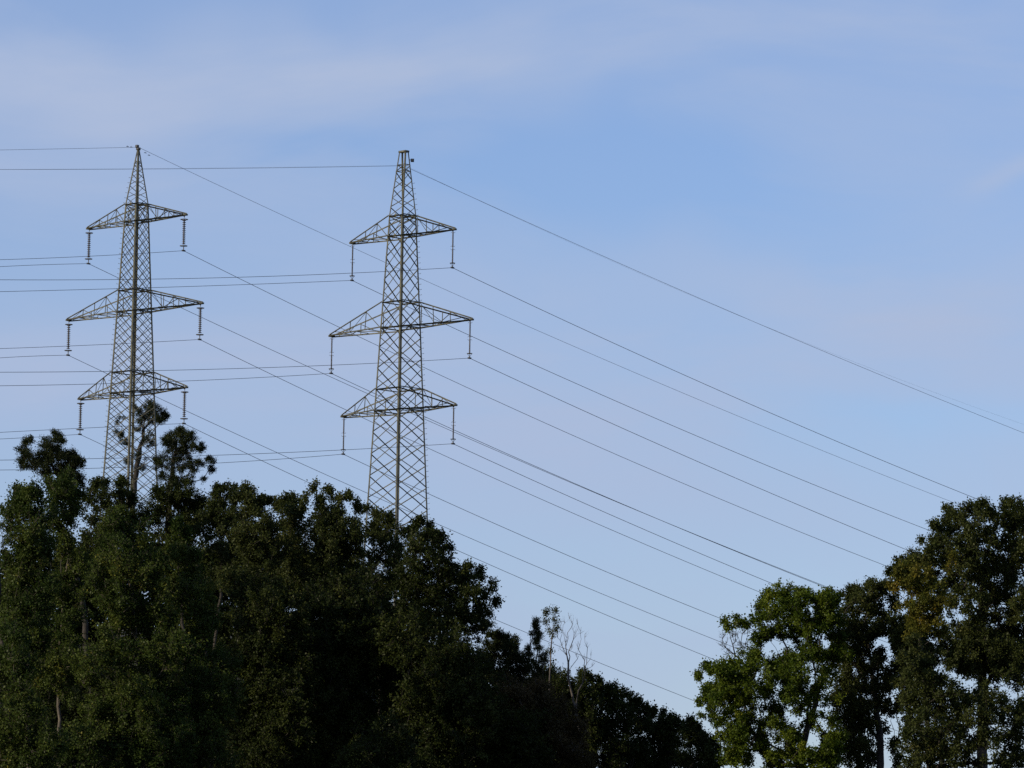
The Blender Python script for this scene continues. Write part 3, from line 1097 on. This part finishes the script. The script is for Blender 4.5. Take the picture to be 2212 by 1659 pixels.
tree('hazel_tree', 'last and lowest dark tree of the falling treeline, beside the right-hand oak', 'tree', 340, 1505,
     [(1495, 1562, 9), (1508, 1575, 10), (1485, 1585, 16), (1520, 1600, 10), (1500, 1610, 24), (1538, 1606, 8), (1525, 1635, 22),
      (1550, 1625, 8), (1480, 1645, 26), (1553, 1650, 11)], LEAF_DARK, upw=1.5, group=WOOD)
tree('young_birch', 'slender young birch with few leaves rising left of the bare tree', 'tree', 338, 1188,
     [(1182, 1325, 7, 0.8), (1201, 1320, 6, 0.8), (1177, 1345, 6, 0.7), (1196, 1345, 8, 0.7), (1188, 1370, 9, 0.6), (1200, 1362, 6, 0.7),
      (1192, 1400, 9, 0.3)], LEAF_GREYGREEN, GREYBARK, rc=0.32, L=0.10, W=0.07, ntw=6, nl=9, trunk_r=0.045, twig_r=0.008, wob=0.05, thick=0.5, fill=0, top=(1190, 1400))
tree('bare_tree', 'bare leafless tree with fanned pale twigs on the falling treeline', 'tree', 336, 1222,
     [(1221, 1345, 5), (1229, 1338, 5), (1236, 1345, 6), (1210, 1355, 6), (1246, 1350, 6), (1254, 1362, 6), (1262, 1376, 6), (1240, 1370, 8),
      (1268, 1396, 6), (1276, 1416, 5), (1279, 1438, 5), (1222, 1380, 8), (1250, 1395, 8), (1262, 1424, 7), (1212, 1395, 7), (1232, 1400, 7),
      (1204, 1380, 6), (1246, 1420, 7), (1268, 1446, 5)], None, GREYBARK,
     rc=0.6, ntw=4, trunk_r=0.085, twig_r=0.010, bf=0.74, thick=0.9, upw=1.5, top=(1226, 1450), step=0.45, twr=0.006, dens=1.7, fill=0)


# --- conifers
def spruce(label, Y, x, ytop, ybot, wbot, matl=NEEDLE, n=46, group=None):
    lob = [(x, ytop + 3, 2.5), (x + 1, ytop + 9, 3)]
    H = ybot - ytop
    for i in range(n):
        f = (i + 1) / n
        w = 3 + wbot * f
        dx = rng.uniform(-1, 1) * w
        lob.append((x + dx, ytop + H * f + abs(dx) * 0.3 + rng.normal(0, 3), 3.5 + 4 * f))
    return tree('spruce_tree', label, 'tree', Y, x, lob, matl, needle=True, rc=0.34, L=0.13, W=0.035, ntw=7, nl=14, bf=0.9, thick=0.9, fill=0,
                upw=0.05, top=(x, ytop + 6), trunk_r=0.16, flat=0.6, group=group)


spruce('dark ragged spruce tip standing left of the bare tree', 345, 1157, 1344, 1500, 42, group=WOOD)
spruce('near-black spruce cut by the left edge of the picture', 334, -22, 960, 1300, 52, group=WOOD)


def zl(lst):
    return [(l[0] * 0.23755, 840.7 + l[1] * 0.23755, l[2], *(l[3:])) for l in lst]


PIN = dict(needle=True, rc=0.46, L=0.15, W=0.042, ntw=8, nl=14, flat=0.6, fill=1.5, upw=0.35, bf=0.4, thick=1.3, barkm=BARK, wob=0.22)
PG = 'scots pines on the hilltop'
tree('pine_tree', 'dark spreading pine on the skyline near the left edge', 'tree', 362, 112,
     zl([(240, 500, 9), (290, 460, 7), (250, 610, 12), (395, 470, 6), (500, 425, 8), (545, 480, 10), (460, 540, 15), (400, 620, 20),
         (550, 600, 16), (640, 600, 10), (700, 650, 10), (745, 690, 6), (620, 680, 16), (300, 690, 14), (500, 720, 20), (650, 760, 12),
         (200, 700, 7), (720, 810, 8), (740, 880, 7), (400, 760, 20), (600, 840, 18), (180, 560, 4, 0.3)]),
     NEEDLE, trunk_r=0.2, group=PG, **PIN)
tree('pine_tree', 'tall gappy pine seen through the lattice of the pointed pylon', 'tree', 464, 300,
     zl([(1360, 140, 7), (1400, 180, 11), (1290, 220, 10), (1240, 165, 6, 0.6), (1480, 240, 11), (1520, 260, 5), (1380, 265, 13),
         (1300, 300, 12), (1440, 300, 10), (1110, 260, 6, 0.6), (1060, 310, 4, 0.6), (1120, 420, 7, 0.7), (1070, 390, 5, 0.7), (1250, 380, 8, 0.7),
         (1350, 430, 9, 0.7), (1150, 500, 7, 0.7), (1310, 500, 9, 0.7), (1250, 600, 8, 0.7), (1165, 660, 7), (1280, 700, 11), (1380, 520, 7, 0.6)]),
     NEEDLE, trunk_r=0.24, top=(309, 930), group=PG, **PIN)
tree('pine_tree', 'bushy pine with layered boughs just right of the pointed pylon', 'tree', 429, 372,
     zl([(1640, 370, 7), (1660, 400, 10), (1730, 430, 8), (1540, 430, 10), (1500, 490, 12), (1600, 500, 16), (1700, 510, 12), (1830, 530, 8),
         (1800, 560, 7), (1560, 580, 16), (1680, 600, 14), (1880, 640, 8), (1955, 672, 5), (1780, 680, 12), (1600, 680, 18), (1905, 740, 8),
         (1740, 740, 12), (1450, 700, 11), (1500, 780, 16), (1650, 800, 16), (1840, 820, 6), (1425, 640, 7), (1560, 860, 16), (1680, 880, 14)]),
     NEEDLE, trunk_r=0.24, top=(382, 950), group=PG, **PIN)


# --- right-hand trees
def zr(lst):
    return [(1477.8 + l[0] * 0.3666, 1050.9 + l[1] * 0.3666, l[2] * 0.3666, *(l[3:])) for l in lst]


RG = 'tall trees filling the right corner'
tree('oak_tree', 'spreading green oak with thick dark limbs, leftmost of the right-hand trees', 'tree', 318, 1752,
     zr([(90, 1130, 26), (140, 1070, 30), (220, 1090, 42), (300, 1060, 42), (390, 1020, 48), (440, 1005, 28), (150, 1220, 34),
         (100, 1270, 22), (210, 1240, 28), (280, 1180, 50), (340, 1130, 36), (160, 1350, 42, 0.8), (220, 1400, 32, 0.7), (300, 1330, 56),
         (380, 1260, 56), (350, 1410, 42), (480, 1200, 66), (560, 1060, 60), (620, 1040, 46), (700, 1010, 56), (780, 960, 50),
         (520, 880, 54), (450, 900, 38), (600, 850, 46), (690, 830, 46), (770, 830, 42), (480, 680, 40), (550, 640, 38), (620, 640, 34),
         (690, 630, 34), (520, 735, 44, 0.7), (600, 720, 42, 0.7), (690, 710, 36, 0.7), (780, 660, 46), (850, 640, 32), (830, 720, 50),
         (320, 790, 24, 0.5), (250, 800, 14, 0.6), (260, 850, 16, 0.5), (370, 820, 22, 0.5), (800, 800, 50), (600, 1150, 64), (700, 1120, 70),
         (650, 1250, 74), (560, 1330, 52), (770, 1230, 76), (840, 1100, 66), (850, 1330, 64), (740, 1370, 40), (300, 1560, 44),
         (270, 1620, 42), (380, 1610, 36), (560, 1590, 46), (480, 1550, 30), (520, 1650, 46), (660, 1500, 38, 0.7), (720, 1560, 38, 0.7), (800, 1560, 42, 0.8),
         (850, 1490, 40), (620, 1590, 34, 0.8), (450, 1480, 34, 0.7), (420, 1530, 34, 0.7), (330, 1500, 34), (800, 1640, 50), (700, 1640, 38),
         (900, 1480, 42), (880, 1560, 40), (600, 1430, 36, 0.6), (860, 1500, 46), (870, 1580, 46), (850, 1640, 50), (900, 680, 34), (890, 760, 38),
         (880, 850, 42), (905, 950, 42), (870, 1010, 42), (940, 1000, 38), (210, 1180, 90, 0.4),
         (310, 1250, 100, 0.45), (340, 1480, 85, 0.45), (480, 1400, 85, 0.4), (620, 1510, 85, 0.45), (470, 790, 80, 0.35), (420, 1120, 85, 0.5),
         (260, 1500, 60, 0.4), (720, 930, 80, 0.4), (650, 760, 70, 0.35)]),
     LEAF_OAK, BARK, trunk_r=0.30, twig_r=0.012, bf=0.38, thick=2.6, rc=0.52, L=0.13, W=0.10, nl=17, top=(1790, 1440), dens=0.75, group=RG, wob=0.3, fill=1.35)
tree('bare_tree', 'half-bare grey tree behind the left shoulder of the green oak', 'tree', 326, 1640,
     zr([(240, 930, 24), (230, 880, 20), (260, 980, 24), (300, 880, 26), (330, 930, 28), (360, 850, 24), (290, 830, 20), (380, 930, 22),
         (250, 800, 16), (320, 780, 18)]), None, BARK, rc=0.4, ntw=5, trunk_r=0.055, twig_r=0.008, twr=0.006, dens=2.0, bf=0.6, thick=0.6,
     top=(1640, 1430), step=0.5, upw=0.7, group=RG)
tree('lime_tree', 'dark green round-topped tree between the green oak and the golden one', 'tree', 324, 1880,
     zr([(960, 640, 32), (1000, 600, 30), (1090, 580, 26), (1150, 600, 32), (1190, 600, 22), (1060, 650, 46, 0.8), (1130, 680, 50),
         (1000, 720, 46, 0.7), (930, 760, 42), (1080, 760, 54), (1180, 780, 46), (960, 850, 54), (1060, 870, 54), (1150, 870, 36),
         (900, 930, 50), (1000, 950, 54), (1090, 930, 44), (950, 1050, 64), (1060, 1060, 52), (1000, 1160, 70), (1100, 1180, 54),
         (920, 1220, 66), (1040, 1280, 76), (960, 1380, 76), (1080, 1400, 64), (1000, 1500, 70), (1100, 1530, 60), (940, 1590, 50),
         (1060, 1630, 60), (850, 1600, 40), (1180, 1100, 36), (1190, 1200, 42), (1180, 1300, 36), (1150, 1000, 34), (1160, 1420, 30, 0.7)]),
     LEAF_GREYGREEN, BARK, trunk_r=0.24, thick=2.2, rc=0.44, L=0.135, W=0.10, dens=0.85, group=RG, fill=1.6)
tree('maple_tree', 'golden autumn maple in front of the tallest right-hand tree', 'tree', 312, 2000,
     zr([(1260, 510, 26), (1330, 490, 46), (1300, 560, 42), (1400, 520, 46), (1450, 590, 46), (1380, 620, 54), (1240, 595, 26, 0.8),
         (1330, 700, 46), (1430, 700, 50), (1370, 780, 42), (1500, 640, 40), (1480, 760, 46), (1400, 840, 40, 0.7), (1500, 860, 44, 0.7), (1560, 490, 26, 0.4), (1540, 700, 26, 0.4), (1580, 420, 18, 0.4),
         (1330, 860, 30, 0.3)]),
     LEAF_GOLD, BARK, trunk_r=0.13, thick=1.6, rc=0.42, L=0.135, W=0.10, dens=1.0, group=RG, fill=1.5)
tree('chestnut_tree', 'tallest dark tree at the right edge, rising above all the others', 'tree', 322, 2125,
     zr([(1230, 490, 34), (1290, 455, 30), (1350, 425, 40), (1440, 405, 42), (1400, 320, 14), (1475, 235, 28), (1500, 280, 46),
         (1560, 160, 30), (1600, 200, 54), (1680, 150, 40), (1770, 108, 34), (1790, 170, 46), (1880, 120, 30), (1950, 108, 28),
         (1990, 140, 34), (1900, 220, 54), (1990, 260, 54), (1700, 270, 66), (1600, 320, 66), (1510, 370, 56), (1800, 330, 74),
         (1930, 380, 74), (1440, 470, 50), (1600, 450, 74), (1720, 430, 74), (1850, 500, 80), (1960, 520, 74), (1560, 560, 66), (1680, 580, 74),
         (1800, 640, 74), (1930, 680, 80), (1600, 700, 66), (1720, 740, 66), (1860, 800, 66), (1960, 840, 66), (1620, 850, 46),
         (1480, 880, 54), (1560, 960, 54), (1700, 900, 36), (1850, 950, 50), (1950, 1000, 56), (1400, 900, 42), (1300, 860, 36),
         (1450, 1020, 48), (1650, 1050, 54), (1880, 1100, 66), (1980, 1150, 66), (2060, 400, 90), (2060, 700, 90), (2050, 1000, 90),
         (2060, 200, 60), (1250, 820, 44), (1290, 940, 54), (1240, 930, 34), (1230, 1090, 46), (1300, 1090, 54),
         (1270, 1170, 46), (1330, 990, 54), (1400, 980, 54), (1400, 1080, 54), (1340, 790, 44), (1250, 680, 40), (1210, 780, 36),
         (1300, 1250, 50), (1250, 1330, 36), (1240, 1500, 26), (1260, 1600, 40), (1700, 980, 54), (1780, 1000, 58), (1740, 880, 48),
         (1800, 1080, 58), (1720, 1090, 58), (1580, 1050, 54), (1860, 1020, 58), (1800, 900, 48), (1900, 900, 54), (1640, 940, 50)]),
     LEAF_GREYGREEN, BARK, trunk_r=0.32, thick=3.0, rc=0.46, L=0.14, W=0.105, dens=0.75, top=(2120, 1280), group=RG, fill=1.6)
tree('chestnut_tree', 'low olive tree filling the bottom right corner', 'tree', 308, 2050,
     zr([(1340, 1120, 44), (1400, 1180, 50), (1320, 1240, 54), (1480, 1160, 54), (1560, 1200, 54), (1420, 1290, 66), (1520, 1320, 66),
         (1340, 1360, 50), (1620, 1280, 56), (1700, 1240, 56), (1800, 1230, 56), (1390, 1450, 64), (1480, 1450, 66), (1600, 1420, 66),
         (1720, 1380, 66), (1840, 1360, 66), (1950, 1300, 66), (1310, 1480, 40), (1420, 1560, 74), (1560, 1560, 76), (1700, 1520, 54),
         (1830, 1500, 66), (1950, 1450, 66), (1350, 1630, 60), (1500, 1640, 66), (1650, 1640, 56), (1850, 1640, 66), (1960, 1600, 76),
         (2060, 1350, 80), (2070, 1600, 90), (1350, 900, 36), (1370, 990, 46), (1300, 1030, 40), (1430, 1060, 46)]),
     LEAF_GREYGREEN, BARK, trunk_r=0.2, thick=2.4, rc=0.46, L=0.14, W=0.105, dens=0.75, group=RG, fill=1.6)

# --- the wood behind, higher up the slope
for (x, y, Yb, lab) in ((60, 1190, 372, 'dark tree deep in the wood behind the left-edge poplar'),
                        (180, 1170, 376, 'dark tree deep in the wood behind the domed birch'),
                        (330, 1160, 378, 'dark tree deep in the wood behind the broad birch'),
                        (560, 1170, 374, 'dark tree deep in the wood behind the yellowish ash'),
                        (690, 1190, 378, 'dark tree deep in the wood behind the tall loose ash'),
                        (840, 1260, 374, 'dark tree deep in the wood behind the thin airy ash'),
                        (990, 1420, 368, 'dark tree deep in the wood behind the big oak'),
                        (440, 1180, 372, 'dark tree deep in the wood behind the round-topped hornbeam')):
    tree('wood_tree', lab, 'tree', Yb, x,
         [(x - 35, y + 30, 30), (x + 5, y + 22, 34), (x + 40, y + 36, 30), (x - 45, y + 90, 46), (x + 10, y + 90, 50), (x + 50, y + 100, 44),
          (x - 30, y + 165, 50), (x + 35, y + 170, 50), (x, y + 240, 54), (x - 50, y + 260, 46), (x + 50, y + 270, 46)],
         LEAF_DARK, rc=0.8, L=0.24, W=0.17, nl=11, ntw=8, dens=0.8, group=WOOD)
for (x, y, Yb, w, lab) in ((40, 1600, 322, 1, 'dark shrub at the bottom edge behind the corner poplar'),
                           (150, 1560, 326, 1, 'dark shrub at the bottom edge below the domed birch'),
                           (300, 1590, 322, 1, 'dark shrub at the bottom edge below the broad birch'),
                           (440, 1600, 324, 1, 'dark shrub at the bottom edge below the slender poplar'),
                           (660, 1580, 330, 1, 'dark shrub at the bottom edge between the two left shaded beeches'),
                           (1090, 1600, 322, 1, 'dark shrub at the bottom edge below the yew'),
                           (90, 1500, 338, 1, 'dark shrub half hidden behind the trunks of the left-edge poplar'),
                           (230, 1500, 338, 1, 'dark shrub half hidden behind the trunk of the broad birch'),
                           (380, 1510, 338, 1, 'dark shrub half hidden behind the trunk of the slender poplar'),
                           (500, 1560, 338, 1, 'dark shrub half hidden behind the leftmost shaded beech'),
                           (1200, 1580, 345, 1, 'dark shrub behind the brownish thin-leaved tree'),
                           (1170, 1490, 352, 0.8, 'dark shrub on the slope between the spruce tip and the bare tree'),
                           (810, 1640, 312, 1, 'dark shrub at the bottom edge between the middle and right shaded beeches'),
                           (1415, 1640, 352, 0.6, 'dark shrub at the bottom edge under the low hazel near the end of the treeline'),
                           (1500, 1650, 350, 0.5, 'dark shrub at the bottom edge under the last hazel, left of the green oak'),
                           (1330, 1640, 350, 0.7, 'dark shrub at the bottom edge below the two-peaked hazel')):
    tree('shrub', lab, 'shrub', Yb, x,
         [(x - 50 * w, y, 40 * w), (x + 5, y - 25 * w, 46 * w), (x + 55 * w, y + 5, 40 * w), (x - 30 * w, y + 70 * w, 55 * w),
          (x + 40 * w, y + 75 * w, 55 * w)], LEAF_DARK, rc=0.5, dens=0.9, trunk_r=0.06, group='shrubs under the wood')
print('LEAVES', NLEAF)
